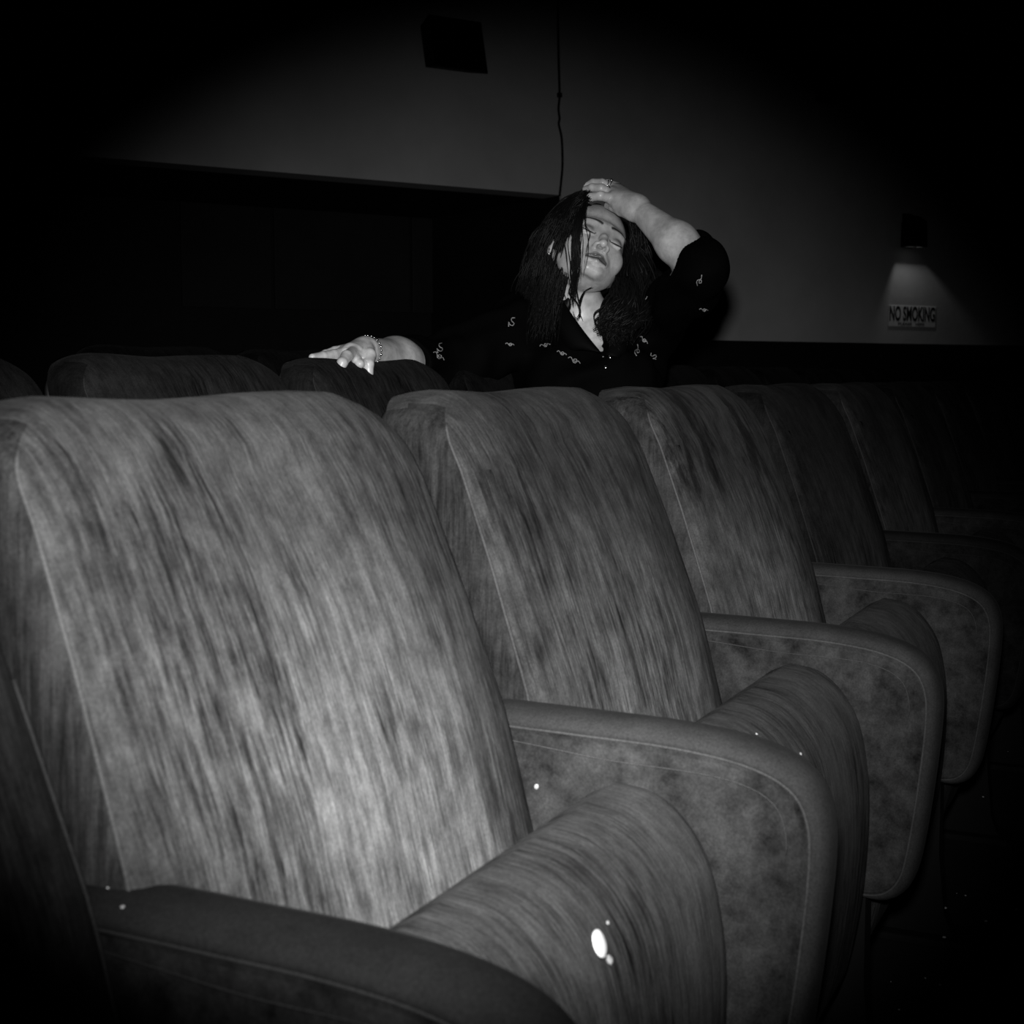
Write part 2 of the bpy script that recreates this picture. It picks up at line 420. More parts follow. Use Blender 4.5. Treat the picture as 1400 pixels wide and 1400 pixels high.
def make_seat(parent, down=False):
    loopp = catmull([(0, y, z+ZC) for y, z in SEATP]+[(0, SEATP[0][0], SEATP[0][1]+ZC)], 3)[:-1]
    c = Vector((0, -.28, ZC-.55)); hx = .252; loops = []
    for a in list(np.linspace(-90, 0, 10))+list(np.linspace(0, 90, 10)):
        r = math.radians(a); R_ = .055
        x = (-hx+R_-R_*math.cos(r)*1 if a < 0 else hx-R_+R_*math.sin(r)) if a != 0 else None
        if a < 0: x = -(hx-R_+R_*math.sin(-r)); ins = R_*(1-math.cos(r))
        elif a == 0: x = -(hx-R_) if len(loops) < 10 else hx-R_; ins = 0
        else: x = hx-R_+R_*math.sin(r); ins = R_*(1-math.cos(r))
        L = []
        for p in loopp:
            d = p-c; k = max(.05, 1-ins/ max(.07, d.length)) 
            # shrink toward the mid line of the slab
            q = Vector((0, c.y+(p.y-c.y)*(1-ins/.075*.9), c.z+(p.z-c.z)*(1-ins/.21*.9)))
            L.append(Vector((x-.012, q.y, q.z)))
        loops.append(L)
    if down:
        piv = Vector((0, -.19, ZC-.50)); Rm = Matrix.Rotation(math.radians(-97), 4, 'X')
        loops = [[Rm @ (p-piv)+piv+Vector((0, -.02, -.06)) for p in L] for L in loops]
        Rm2 = None
    return obj('seat_cushion', loft(loops), M_vel, parent)

def children(o): return [c for c in bpy.data.objects if c.parent is o]
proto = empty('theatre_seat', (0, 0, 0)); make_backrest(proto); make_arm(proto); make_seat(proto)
tree = [(c, children(c)) for c in children(proto)]
DOWN = None
def place_seat(x, row, nap, label, group, first=False, down=False):
    r = proto if first else proto.copy()
    if not first: C.objects.link(r)
    r.location = (x, ROWY[row], RISE[row])
    for c, gs in tree:
        if first: cc = c
        else:
            cc = c.copy(); C.objects.link(cc); cc.parent = r
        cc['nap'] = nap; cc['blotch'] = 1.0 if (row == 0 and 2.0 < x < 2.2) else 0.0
        if down and cc.name.startswith('seat_cushion'): cc.data = DOWN
        for g in gs:
            gg = g if first else g.copy()
            if not first: C.objects.link(gg); gg.parent = cc
            gg['nap'] = nap
    tag(r, label, 'seat', group); return r
PITCH = .58
first_labels = ['striped velvet seat cut off by the left edge, nearest row', 'large striped velvet seat filling the lower left, white seed on its tipped cushion',
 'velvet seat second from left in full view, nearest row, brightly lit back', 'velvet seat third in the nearest row, worn dark blotches at its back top',
 'dim velvet seat fourth in the nearest row, right of the blotched one', 'dim velvet seat fifth in the nearest row, pale patch low on its back',
 'nearly black velvet seat sixth in the nearest row', 'nearly black velvet seat seventh in the nearest row', 'shadowed velvet seat eighth in the nearest row',
 'shadowed velvet seat ninth in the nearest row', 'shadowed velvet seat tenth in the nearest row, at the right edge']
nap_falloffs = [.5, 1.15, .95, 1.05, .32, .55, .3, .3, .3, .3, .3]  # seat tones: pile differences plus the flash falloff painted into the colour
for j in range(11):
    place_seat(.95+PITCH*(j-1)+(.02 if j == 0 else 0), 0, nap_falloffs[j], first_labels[j], 'velvet theatre seats in the nearest row', first=(j == 0))
# lowered cushion for the seat in use
tmp = make_seat(None, True); DOWN = tmp.data; bpy.data.objects.remove(tmp)
r2 = ['dark velvet seat back at the left edge, second row', 'dark velvet seat second row, wide back showing behind the large lit seat',
 'dark velvet seat second row, with the woman\'s hand draped over its top', 'dark velvet seat second row, the one the woman sits in',
 'dark velvet seat second row, just right of the woman']
ordn = ['second', 'third', 'fourth', 'fifth', 'sixth', 'seventh', 'eighth', 'ninth']
for j in range(12):
    lab = r2[j] if j < 5 else 'shadowed velvet seat second row, %s seat to the right of the woman' % ordn[j-4-1+0]
    place_seat(1.26+PITCH*j, 1, .5 if j < 3 else .18, lab, 'velvet theatre seats in the second row', down=(j == 3))  # seats further right get darker colour, standing in for the fading flash
for j in range(7):
    lab = ['barely visible velvet seat in the third row, leftmost', 'barely visible velvet seat in the third row, just above and left of the draped hand',
           'shadowed velvet seat in the third row, third from its left end'][j] if j < 3 else 'shadowed velvet seat in the third row, %s from its left end' % ordn[j-1]
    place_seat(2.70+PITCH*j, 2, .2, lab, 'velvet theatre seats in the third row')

# ------------------------------------------------------------------ the woman: signed-distance body, sparse surface nets
class Field:
    def __init__(s): s.P = []
    def add(s, f, c, r, k=.01, op='+'): s.P.append((f, np.array(c, float), r, k, op))
    def cap(s, a, b, ra, rb=None, k=.01, op='+'):
        rb = ra if rb is None else rb; a = np.array(a, float); b = np.array(b, float); d = b-a; L2 = d@d+1e-12
        def f(p):
            t = np.clip(((p-a)@d)/L2, 0, 1); return np.linalg.norm(p-a-t[:, None]*d, axis=1)-(ra+(rb-ra)*t)
        s.add(f, (a+b)/2, math.sqrt(L2)/2+max(ra, rb), k, op)
    def chain(s, pts, rs, k=.006, op='+'):
        for i in range(len(pts)-1): s.cap(pts[i], pts[i+1], rs[i], rs[i+1], k, op)
    def ell(s, c, r, B=np.eye(3), k=.01, op='+'):
        c = np.array(c, float); r = np.array(r, float)
        def f(p):
            q = (p-c)@B; k0 = np.linalg.norm(q/r, axis=1); k1 = np.linalg.norm(q/r**2, axis=1)+1e-9
            return k0*(k0-1)/k1
        s.add(f, c, max(r), k, op)
    def __call__(s, p, margin=.06):
        d = np.full(len(p), .3)
        for f, c, r, k, op in s.P:
            m = np.linalg.norm(p-c, axis=1) < r+margin+k
            if not m.any(): continue
            a = d[m]; b = f(p[m])
            if op == '+': h = np.maximum(k-np.abs(a-b), 0)/k; d[m] = np.minimum(a, b)-h*h*k/4
            elif op == '-': h = np.maximum(k-np.abs(a+b), 0)/k; d[m] = np.maximum(a, -b)+h*h*k/4
            else: d[m] = a+b          # displacement
        return d
def nets(fld, lo, hi, h, lv, keep=None):
    lo = np.array(lo, float); H = h*2**lv
    n = np.ceil((np.array(hi)-lo)/H).astype(int)
    g = np.stack(np.meshgrid(*[np.arange(k) for k in n], indexing='ij'), -1).reshape(-1, 3)
    off8 = np.array([[i, j, k] for i in (0, 1) for j in (0, 1) for k in (0, 1)])
    for L in range(lv, -1, -1):
        H = h*2**L; c = lo+(g+.5)*H; m = np.abs(fld(c, max(.03, H*1.5))) < H*1.3
        if keep is not None: m &= keep(c, H)
        g = g[m]
        if L: g = (g[:, None, :]*2+off8[None]).reshape(-1, 3)
    M = 1 << 20
    key = lambda a: (a[:, 0].astype(np.int64)*M+a[:, 1])*M+a[:, 2]
    cr = (g[:, None, :]+off8[None]).reshape(-1, 3); ku, idx, inv = np.unique(key(cr), return_index=True, return_inverse=True)
    cd = fld(lo+cr[idx]*h); D = cd[inv.reshape(-1)].reshape(-1, 8)
    act = (D.min(1) < 0) & (D.max(1) >= 0); g = g[act]; D = D[act]
    E = [(a, b) for a in range(8) for b in range(a+1, 8) if bin(a ^ b).count('1') == 1]
    acc = np.zeros((len(g), 3)); cnt = np.zeros(len(g))
    for a, b in E:
        m = (D[:, a] < 0) != (D[:, b] < 0); t = D[m, a]/(D[m, a]-D[m, b])
        acc[m] += off8[a]+t[:, None]*(off8[b]-off8[a]); cnt[m] += 1
    vv = lo+(g+acc/cnt[:, None])*h
    gk = key(g); order = np.argsort(gk); gs = gk[order]; faces = []
    def look(a):
        q = key(a); i = np.clip(np.searchsorted(gs, q), 0, len(gs)-1); ok = gs[i] == q; return order[i], ok
    for ax in range(3):
        e = np.zeros(3, int); e[ax] = 1; u = np.zeros(3, int); u[(ax+1) % 3] = 1; w_ = np.zeros(3, int); w_[(ax+2) % 3] = 1
        s0 = D[:, 0] < 0; b = {0: 4, 1: 2, 2: 1}[ax]; s1 = D[:, b] < 0
        m = s0 != s1; c = g[m]; flip = s0[m]
        i0, o0 = look(c); i1, o1 = look(c-u); i2, o2 = look(c-u-w_); i3, o3 = look(c-w_)
        ok = o0 & o1 & o2 & o3; q = np.stack([i0, i1, i2, i3], 1)[ok]; fl_ = flip[ok]
        q[~fl_] = q[~fl_][:, ::-1]; faces.append(q)
    return vv, np.concatenate(faces)
def np_mesh(name, parts, m, parent=None):
    vs, fs, n = [], [], 0
    for v, f in parts: vs.append(v); fs.append(f+n); n += len(v)
    v = np.concatenate(vs); f = np.concatenate(fs); me = bpy.data.meshes.new(name)
    me.vertices.add(len(v)); me.vertices.foreach_set('co', v.reshape(-1)); me.loops.add(f.size); me.polygons.add(len(f))
    me.loops.foreach_set('vertex_index', f.reshape(-1).astype(np.int32))
    me.polygons.foreach_set('loop_start', (np.arange(len(f))*4).astype(np.int32)); me.update(calc_edges=True); me.validate()
    o = obj(name, me, m, parent); return o, v
A = lambda v: np.array(v, float)
wo = empty('person', (3.0, 1.22, RISE[1]))
WO = A(wo.location)
# head frame from the photo: chin lifted, turned and leaning to the viewer's right
R3 = np.array([list(RIGHT), list(UP), list(-FWD)])         # camera basis rows
ex = A((.888, -.41, -.204)); ez = A((.386, .432, .815)); ex /= np.linalg.norm(ex); ez -= ex*(ez@ex); ez /= np.linalg.norm(ez); ey = np.cross(ez, ex)
HB = np.stack([ex@R3, ey@R3, ez@R3], 1)                    # columns: local axes in the world
HC = A(V(802, 351.5, 3.18)); HS = 1.03
def HL(x, y, z): return HC+HB@(A((x, y, z))*HS)
def tohead(p): return (p-HC)@HB/HS
body = Field(); b_ = body
def hell(c, r, k=.01, op='+'): b_.ell(HL(*c), A(r)*HS, HB, k, op)
def hcap(a, b, ra, rb=None, k=.006, op='+'): b_.cap(HL(*a), HL(*b), ra*HS, (ra if rb is None else rb)*HS, k, op)
# skull, face, jaw
hell((0, .038, -.013), (.076, .094, .095)); hell((0, -.020, .028), (.063, .068, .056), .02)
hell((0, -.050, .042), (.048, .042, .042), .018)
for q in (-1, 1):
    hcap((q*.056, -.036, .004), (q*.019, -.084, .060), .0165, .0145, .02)
    hell((q*.039, -.032, .054), (.024, .026, .020), .018)
    hcap((q*.012, .018, .079), (q*.040, .021, .068), .010, .008, .022)
hcap((-.009, -.0925, .071), (.009, -.0925, .071), .0142, None, .013)
hell((0, -.064, .016), (.042, .018, .040), .03)             # soft under-chin
for q in (-1, 1):                                         # sockets, lids
    hell((q*.032, -.001, .098), (.020, .0125, .018), .012, '-')
    hell((q*.0315, -.001, .0675), (.0155, .0145, .0145), .004)
    hcap((q*.0315-.012, -.0075, .0800), (q*.0315, -.0115, .0835), .0014, None, .002, '-')
    hcap((q*.0315, -.0115, .0835), (q*.0315+.012, -.0075, .0800), .0014, None, .002, '-')
    hcap((q*.0315-.010, -.0125, .0790), (q*.0315+.010, -.0125, .0790), .0030, None, .004)
hcap((0, .012, .080), (0, -.022, .094), .0065, .0072, .012)
hcap((0, -.022, .094), (0, -.0445, .1035), .0070, .0085, .008)
for q in (-1, 1):
    hell((q*.0118, -.0475, .0945), (.0062, .0062, .0090), .007)
    hell((q*.0072, -.0540, .0985), (.0034, .0042, .0060), .002, '-')
hell((0, -.066, .075), (.027, .018, .016), .012)
hcap((-.023, -.0765, .0800), (-.006, -.0695, .0905), .0028, .0046, .005); hcap((.023, -.0765, .0800), (.006, -.0695, .0905), .0028, .0046, .005)
hcap((-.006, -.0695, .0905), (.006, -.0695, .0905), .0046, None, .004)
hcap((-.019, -.0805, .0810), (0, -.0830, .0885), .0038, .0062, .004); hcap((.019, -.0805, .0810), (0, -.0830, .0885), .0038, .0062, .004)
hcap((-.024, -.0768, .0840), (0, -.0757, .0950), .0012, None, .002, '-'); hcap((.024, -.0768, .0840), (0, -.0757, .0950), .0012, None, .002, '-')
for q in (-1, 1):
    hell((q*.077, -.004, -.006), (.009, .030, .017), .005); hell((q*.085, .0, .0), (.006, .018, .009), .004, '-')
# neck and torso (torso faces the camera)
CB = np.stack([A(RIGHT), A((0, 0, 1)), -A(fwd_h)], 1)
nb = A(V(801, 455, 3.265)); jaw = HL(0, -.045, -.02)
b_.cap(HL(0, -.035, -.045), nb, .049, .055, .012)
SR, SL = A(V(712, 446, 3.24)), A(V(893, 446, 3.24)); CH = A(V(803, 520, 3.27)); PEL = A((2.99, 1.24, .60)); WAI = (CH+PEL)/2
def torso(F, g):
    F.cap(nb+A((0, 0, -.02)), SR, .045+g, .052+g, .05); F.cap(nb+A((0, 0, -.02)), SL, .045+g, .052+g, .05)
    F.ell(CH, A((.165, .17, .115))+g, CB, .05)
    F.ell(A(V(768, 528, 3.17)), A((.080, .085, .075))+g, CB, .05); F.ell(A(V(846, 528, 3.16)), A((.080, .085, .075))+g, CB, .05)
    F.ell(WAI, A((.155, .16, .12))+g, CB, .06); F.ell(PEL, A((.185, .13, .15))+g, CB, .06)
torso(b_, -.010)
# raised arm
EL, WL = A(V(960, 367, 2.93)), A(V(871, 284, 3.075))
b_.cap(SL, EL, .050, .040, .03); mid = EL*.62+WL*.38+A(UP)*.004
b_.chain([EL, mid, WL], [.040, .041, .0225], .02)
kn = [A(V(837, 271.5, 3.100)), A(V(833, 263.5, 3.125)), A(V(837, 257, 3.155)), A(V(843, 254.5, 3.185))]
for q, r in zip(kn, (.0125, .0125, .012, .011)): b_.cap(WL, q, .0185, r, .018)
b_.cap(A(V(864, 288, 3.07)), A(V(848, 282, 3.095)), .019, .015, .012)
fing = [([(837, 271.5, 3.100), (821, 267.5, 3.088), (808, 269.5, 3.098), (800, 275, 3.112)], (.0108, .0098, .0088, .0072)),
        ([(833, 263, 3.125), (822, 257.5, 3.115), (810, 256.5, 3.125), (800.5, 258.5, 3.14)], (.0110, .0098, .0088, .0070)),
        ([(837, 256.5, 3.155), (824, 250, 3.150), (811, 249.5, 3.16), (800, 254, 3.17)], (.0105, .0093, .0083, .0066)),
        ([(843, 254.5, 3.185), (831, 249.5, 3.19), (822, 250.5, 3.20), (812, 256, 3.21)], (.0095, .0083, .0073, .006)),
        ([(862, 291, 3.075), (849, 288, 3.095), (839, 283, 3.115), (831, 281, 3.135)], (.0135, .0115, .0100, .0080))]
for P_, r in fing: b_.chain([A(V(*q)) for q in P_], r, .003)
# arm along the seat backs
ER, WR = A(V(592, 503, 3.13)), A(V(499, 480, 2.79))
b_.cap(SR, ER, .052, .043, .03); mid = A(V(541, 494, 2.97))
b_.chain([ER, mid, WR], [.043, .0445, .026], .03)
hk = [A(V(488, 482, 2.735)), A(V(479, 479, 2.74)), A(V(471, 482, 2.755))]
for q, r in zip(hk, (.015, .0145, .013)): b_.cap(WR, q, .022, r, .012)
fr = [([(483, 482, 2.725), (474, 487, 2.680), (468, 496, 2.655), (464.5, 505, 2.652)], (.0118, .0108, .0098, .0082)),
      ([(472, 483, 2.745), (456, 485.5, 2.715), (441, 487.5, 2.69), (427, 488.5, 2.665)], (.0120, .0105, .0090, .0068)),
      ([(474, 478, 2.765), (458, 480.5, 2.75), (445, 484.5, 2.735), (436, 488, 2.72)], (.0110, .0095, .0085, .0068)),
      ([(489, 486, 2.73), (487, 492, 2.712), (492, 497.5, 2.705), (497, 498, 2.72)], (.0100, .0090, .0080, .0065)),
      ([(500, 474, 2.775), (505, 485, 2.742), (503.5, 498, 2.722), (504.5, 513, 2.722)], (.0155, .0125, .0105, .0082))]
for P_, r in fr: b_.chain([A(V(*q)) for q in P_], r, .003)
# thighs and shins
KN = [A((2.86, .99, .56)), A((3.10, .985, .56))]; AN = [A((2.86, 1.06, .14)), A((3.10, 1.05, .14))]
HP = [PEL+A((-.09, -.02, -.04)), PEL+A((.09, -.02, -.04))]
def legs(F, g):
    for h_, k_, a_ in zip(HP, KN, AN): F.cap(h_, k_, .082+g, .056+g, .04); F.cap(k_, a_, .054+g, .036+g, .02)
legs(b_, 0)

def near(pts, r): 
    pts = [A(q) for q in pts]
    def k(c, H):
        m = np.zeros(len(c), bool)
        for q in pts: m |= np.linalg.norm(c-q, axis=1) < r+H
        return m
    return k
fine = [None, None]
lo, hi = HC-.16, HC+.16
head = nets(body, lo, hi, .00125, 5, lambda c, H: np.linalg.norm(c-HC, axis=1) < .145+H)
def seg_keep(a, b, r):
    a, b = A(a), A(b); d = b-a
    return lambda c, H: np.linalg.norm(c-a-np.clip(((c-a)@d)/(d@d), 0, 1)[:, None]*d, axis=1) < r+H
lh = nets(body, np.minimum(EL, kn[0])-.09, np.maximum(EL, kn[0])+.13, .0016, 5, seg_keep(A(V(806, 262, 3.12)), WL, .05))
la = nets(body, np.minimum(EL, WL)-.07, np.maximum(EL, WL)+.07, .003, 4, seg_keep(WL*.9+EL*.1, EL, .06))
rh = nets(body, WR-.16, WR+.16, .0014, 5, seg_keep(A(V(440, 490, 2.68)), A(V(503, 482, 2.79)), .075))
ra = nets(body, np.minimum(ER, WR)-.07, np.maximum(ER, WR)+.07, .003, 4, seg_keep(WR*.9+ER*.1, ER, .065))
ne = nets(body, A(nb)-.16, A(nb)+.16, .0025, 4, lambda c, H: np.linalg.norm(c-nb, axis=1) < .15+H)
rest = nets(body, (2.2, .85, .05), (3.5, 1.75, 1.45), .008, 3, lambda c, H: (np.linalg.norm(c-HC, axis=1) > .13-H) & (np.linalg.norm(c-nb, axis=1) > .14-H))
# material: skin with painted lips, brows and lids by vertex tone
m = M_skin = mat('skin', .3, .38, spec=.5); b0 = m.node_tree.nodes['Principled BSDF']
at = nd(m, 'ShaderNodeAttribute'); at.attribute_name = 'tone'
geo = nd(m, 'ShaderNodeNewGeometry').outputs['Position']
v_ = mathn(m, 'MULTIPLY', at.outputs['Fac'], maprange(m, noise_n(m, geo, 60, 5, .6), .3, .7, .32, .50))
cb = nd(m, 'ShaderNodeCombineColor')
for i in range(3): lk(m, v_, cb.inputs[i])
lk(m, cb.outputs[0], b0.inputs['Base Color'])
bp = nd(m, 'ShaderNodeBump'); bp.inputs['Strength'].default_value = .15; bp.inputs['Distance'].default_value = .001
lk(m, noise_n(m, geo, 500, 3), bp.inputs['Height']); lk(m, bp.outputs[0], b0.inputs['Normal'])
bo, vv = np_mesh('body', [head, lh, la, rh, ra, ne, rest], M_skin, None)
tone = np.ones(len(vv)); q = tohead(vv)
def g2(c, s, q=q): return np.exp(-(((q-A(c))/A(s))**2).sum(1))
lipm = np.zeros(len(vv))
for t in np.linspace(-1, 1, 13):
    lipm = np.maximum(lipm, g2((t*.021, -.0762, .090-.008*abs(t)), (.0038, .0105*(1-.55*abs(t)), .022)))
for s_ in (-1, 1): tone *= 1-.85*np.clip(1.5*g2((s_*.0072, -.0545, .0985), (.0036, .0042, .007)), 0, 1)  # shade inside the nostrils painted into the skin tone
tone *= 1-.84*np.clip(lipm*2.2-.4, 0, 1)
for s_ in (-1, 1):
    br = np.zeros(len(vv)); ld = np.zeros(len(vv)); lash = np.zeros(len(vv))
    for t in np.linspace(0, 1, 16):
        br = np.maximum(br, g2((s_*(.012+.040*t), .0175+.0105*math.sin(t*2.3)-.002*t, .085-.022*t*t), (.0036, .0044*(1-.5*t), .02)))
        a = -1+2*t; lash = np.maximum(lash, g2((s_*.0315+a*.0145, -.0113+.0055*a*a, .080), (.002, .0016, .014)))
    ld = g2((s_*.032, .0035, .08), (.018, .0095, .02))
    tone *= (1-.93*np.clip(br*1.8-.3, 0, 1))*(1-.65*ld)*(1-.9*np.clip(lash*1.7-.3, 0, 1))
at_ = bo.data.attributes.new('tone', 'FLOAT', 'POINT'); at_.data.foreach_set('value', tone.astype(np.float32))
def put(o):   # parent while staying in place
    o.parent = wo; o.location = (-WO[0], -WO[1], -WO[2]); return o
put(bo)

# ---- clothes
M_shirt = mat('black_satin', .0012, .8, spec=.02); M_trous = mat('black_cloth', .005, .9, spec=.1); M_shoe = mat('black_leather', .006, .4)
sh = Field(); torso(sh, .006)
CUFL = EL*.90+WL*.10; CUFR = ER*.64+WR*.36
sh.cap(SL, EL, .064, .050, .03); sh.chain([EL, CUFL], [.050, .048], .02)
sh.ell(A(V(957, 372, 3.03)), (.052, .086, .055), CB, .03)
sh.cap(SR, ER, .068, .060, .03); sh.chain([ER, CUFR], [.058, .053], .02)
sh.cap(A(V(700, 470, 3.2)), A(V(640, 500, 3.17)), .05, .045, .05)
def folds(p):
    return .0045*np.sin(p@A((31, 17, 23))+2*np.sin(p@A((9, 21, 13))))+.003*np.sin(p@A((-47, 33, 55))+1.5*np.sin(p@A((25, -11, 31))))
sh.add(folds, CH, 1.2, .01, 'd')
# forearm opening beyond the cuffs, neck hole and V
def halfcut(F, c, ax, r, L):  # hollow the cuff along the forearm
    F.cap(c, A(c)+A(ax)*L, r, r, .006, '-')
dL = (WL-EL)/np.linalg.norm(WL-EL); dR = (WR-ER)/np.linalg.norm(WR-ER)
halfcut(sh, CUFL+dL*.052, dL, .062, .12); halfcut(sh, CUFR+dR*.060, dR, .066, .14)
sh.cap(nb+A((0, 0, -.015)), nb+A((0, 0, .12)), .066, .075, .006, '-')
VA = A(V(824, 487, 3.08)); 
for k in range(7):
    t = k/6; c1 = A(V(824-34*t, 487-62*t, 3.11+.05*t)); sh.cap(c1-A(fwd_h)*.07, c1+A(fwd_h)*.05, .002+.026*t, None, .004, '-')
    c1 = A(V(826-14*t, 487-58*t, 3.11+.05*t)); sh.cap(c1-A(fwd_h)*.07, c1+A(fwd_h)*.05, .002+.018*t, None, .004, '-')
shirt, _ = np_mesh('shirt', [nets(sh, (2.1, .8, .45), (3.5, 1.8, 1.45), .004, 4, lambda c, H: c[:, 2] > .56-H)], M_shirt); put(shirt)
tr = Field(); 
tr.ell(PEL+A((0, 0, -.01)), (.20, .14, .165), CB, .05); legs(tr, .012)
tro, _ = np_mesh('trousers', [nets(tr, (2.4, .8, .08), (3.5, 1.6, .9), .008, 3, lambda c, H: c[:, 2] > .15-H)], M_trous); put(tro)
for a_ in AN:
    sf = Field(); sf.cap(a_+A((0, .02, -.05)), a_+A((-.02, -.13, -.068)), .036, .026, .02); sf.cap(a_, a_+A((0, .02, -.05)), .04, .036, .02)
    so, _ = np_mesh('shoe', [nets(sf, a_-.22, a_+.12, .005, 3, lambda c, H: c[:, 2] > RISE[1]+.002)], M_shoe); put(so)

# ---- jewellery, embroidery, buttons: traced onto the cloth
def march(F, px, py, T0=2.6, T1=3.5):
    d = V(px, py, 1)-EYE; T = T0
    p = A([EYE+d*t for t in np.linspace(T0, T1, 700)]); v = F(p)
    i = np.argmax(v < 0) if (v < 0).any() else None
    return None if i is None else Vector(p[i])
M_thread = mat('pale_thread', .22, .5)
def motif(px, py, ang, size, kind, bright=1.0):
    S = {0: [(-1, .1), (-.7, .35), (-.35, .1), (-.1, -.25), (.25, -.3), (.45, .0), (.2, .28), (-.15, .1), (.1, -.1), (.6, .1), (1, -.15)],
         1: [(-.9, -.4), (-.6, .3), (-.1, .45), (.3, .1), (.1, -.3), (-.3, -.2), (-.1, .15), (.5, .35), (1, .9)],
         2: [(-.3, .9), (-.6, .4), (-.2, .1), (.3, .2), (.5, -.2), (.1, -.5), (-.4, -.4), (.2, -.9)]}[kind]
    ca, sa = math.cos(ang), math.sin(ang); pts = []
    for x, y in S:
        p = march(sh, px+(x*ca-y*sa)*size, py-(x*sa+y*ca)*size)
        if p: pts.append(p-FWD*.002)
    if len(pts) < 4: return
    bm = bmesh.new(); cp = catmull(pts, 4); tube(bm, cp, [.0005+.0007*abs(math.sin(i*.9+px)) for i in range(len(cp))], 5)
    o = obj('embroidery', bm, M_thread, shirt)
for a in ((635, 435, .5, 9, 1), (602, 476, -.7, 8, 2), (600, 487, -.5, 9, 0), (700, 441, -.9, 8, 2), (785, 493, -.3, 9, 0), (792, 449, .1, 9, 0), (745, 472, .3, 7, 0), (697, 471, 0, 6, 0),
          (687, 532, .8, 6, 1), (957, 385, .6, 7, 1), (962, 424, 0, 6, 0), (880, 465, -.6, 7, 0), (872, 480, .9, 7, 1), (894, 487, .4, 6, 2), (880, 412, .2, 6, 1), (768, 483, -.2, 7, 0)): motif(*a)
for px, py in ((834, 489), (828, 503), (836, 534)):
    p = march(sh, px, py)
    if p:
        bm = bmesh.new(); bmesh.ops.create_uvsphere(bm, u_segments=12, v_segments=8, radius=.0042)
        for v in bm.verts: v.co = Vector((v.co.x, v.co.y, v.co.z))+p-FWD*.002
        obj('button', bm, M_metal, shirt)
# collar lapels
M_collar = mat('collar_satin', .0018, .7, spec=.04)
for side in (-1, 1):
    L = [[(768, 408, 3.17), (756, 424, 3.17)], [(780, 428, 3.13), (762, 450, 3.13)], [(800, 456, 3.10), (778, 476, 3.11)], [(822, 484, 3.085), (800, 478, 3.10)]] if side < 0 else \
        [[(848, 412, 3.19), (862, 430, 3.18)], [(842, 436, 3.15), (860, 456, 3.13)], [(834, 462, 3.11), (856, 478, 3.10)], [(827, 486, 3.085), (846, 490, 3.09)]]
    bm = bmesh.new(); g_ = []
    A_ = catmull([V(*r[0]) for r in L], 5); B_ = catmull([V(*r[1]) for r in L], 5)
    for a, b2 in zip(A_, B_): g_.append([bm.verts.new(a.lerp(b2, t)-FWD*(.008*math.sin(t*math.pi)+.004)) for t in (0, .33, .66, 1)])
    for i in range(len(g_)-1):
        for j in range(3): bm.faces.new((g_[i][j], g_[i+1][j], g_[i+1][j+1], g_[i][j+1]))
    o = obj('collar', bm, M_collar, shirt); sm = o.modifiers.new('solid', 'SOLIDIFY'); sm.thickness = .0025
# bracelet of links round the wrist
ctr = A(V(497, 480, 2.80)); ax = dR/np.linalg.norm(dR); ring = []
u1 = A(UP)-ax*(A(UP)@ax); u1 /= np.linalg.norm(u1); u2 = np.cross(ax, u1)
bm = bmesh.new()
for k in range(30):
    a = k*2*math.pi/30; dirv = math.cos(a)*u1+math.sin(a)*u2; r = .05
    ts = np.linspace(.01, .06, 120); v = body(ctr+ts[:, None]*dirv); i = np.argmax(v > .0022); ring.append(ctr+dirv*ts[i])
for k in range(30):
    a, b2 = ring[k], ring[(k+1) % 30]; mseg = Vector((a+b2)/2)
    r = bmesh.ops.create_icosphere(bm, subdivisions=1, radius=.0030 if k % 2 else .0022)
    for v in r['verts']: v.co = v.co+mseg
bo2 = obj('bracelet', bm, M_metal, None); put(bo2); bo2['label'] = 'bright beaded bracelet'
# rings on the raised hand, small earring
def finger_ring(P, t, r, stone):
    p = A(V(*P[0]))*(1-t)+A(V(*P[1]))*t; d = A(V(*P[1]))-A(V(*P[0])); d /= np.linalg.norm(d)
    a = np.cross(d, A(FWD)); a /= np.linalg.norm(a); b2 = np.cross(d, a); bm = bmesh.new()
    pts = [Vector(p+(a*math.cos(x)+b2*math.sin(x))*r) for x in np.linspace(0, 2*math.pi, 25)]
    tube(bm, pts, .0011, 6)
    if stone:
        s_ = bmesh.ops.create_icosphere(bm, subdivisions=2, radius=.0032)
        up = a if a@A(UP) > 0 else -a
        for v in s_['verts']: v.co = v.co+Vector(p+up*(r+.002)-A(FWD)*.002)
    put(obj('ring', bm, M_metal, None))
finger_ring(fing[1][0], .35, .0118, False); finger_ring(fing[2][0], .35, .0112, True); finger_ring(fing[2][0], .6, .0108, False)
bm = bmesh.new(); e0 = Vector(HL(-.083, -.032, .004))
for dz, r in ((0, .0022), (-.006, .0016), (-.011, .0030)):
    s_ = bmesh.ops.create_icosphere(bm, subdivisions=2, radius=r)
    for v in s_['verts']: v.co = v.co+e0+Vector((0, 0, dz))
put(obj('earring', bm, M_metal, None))

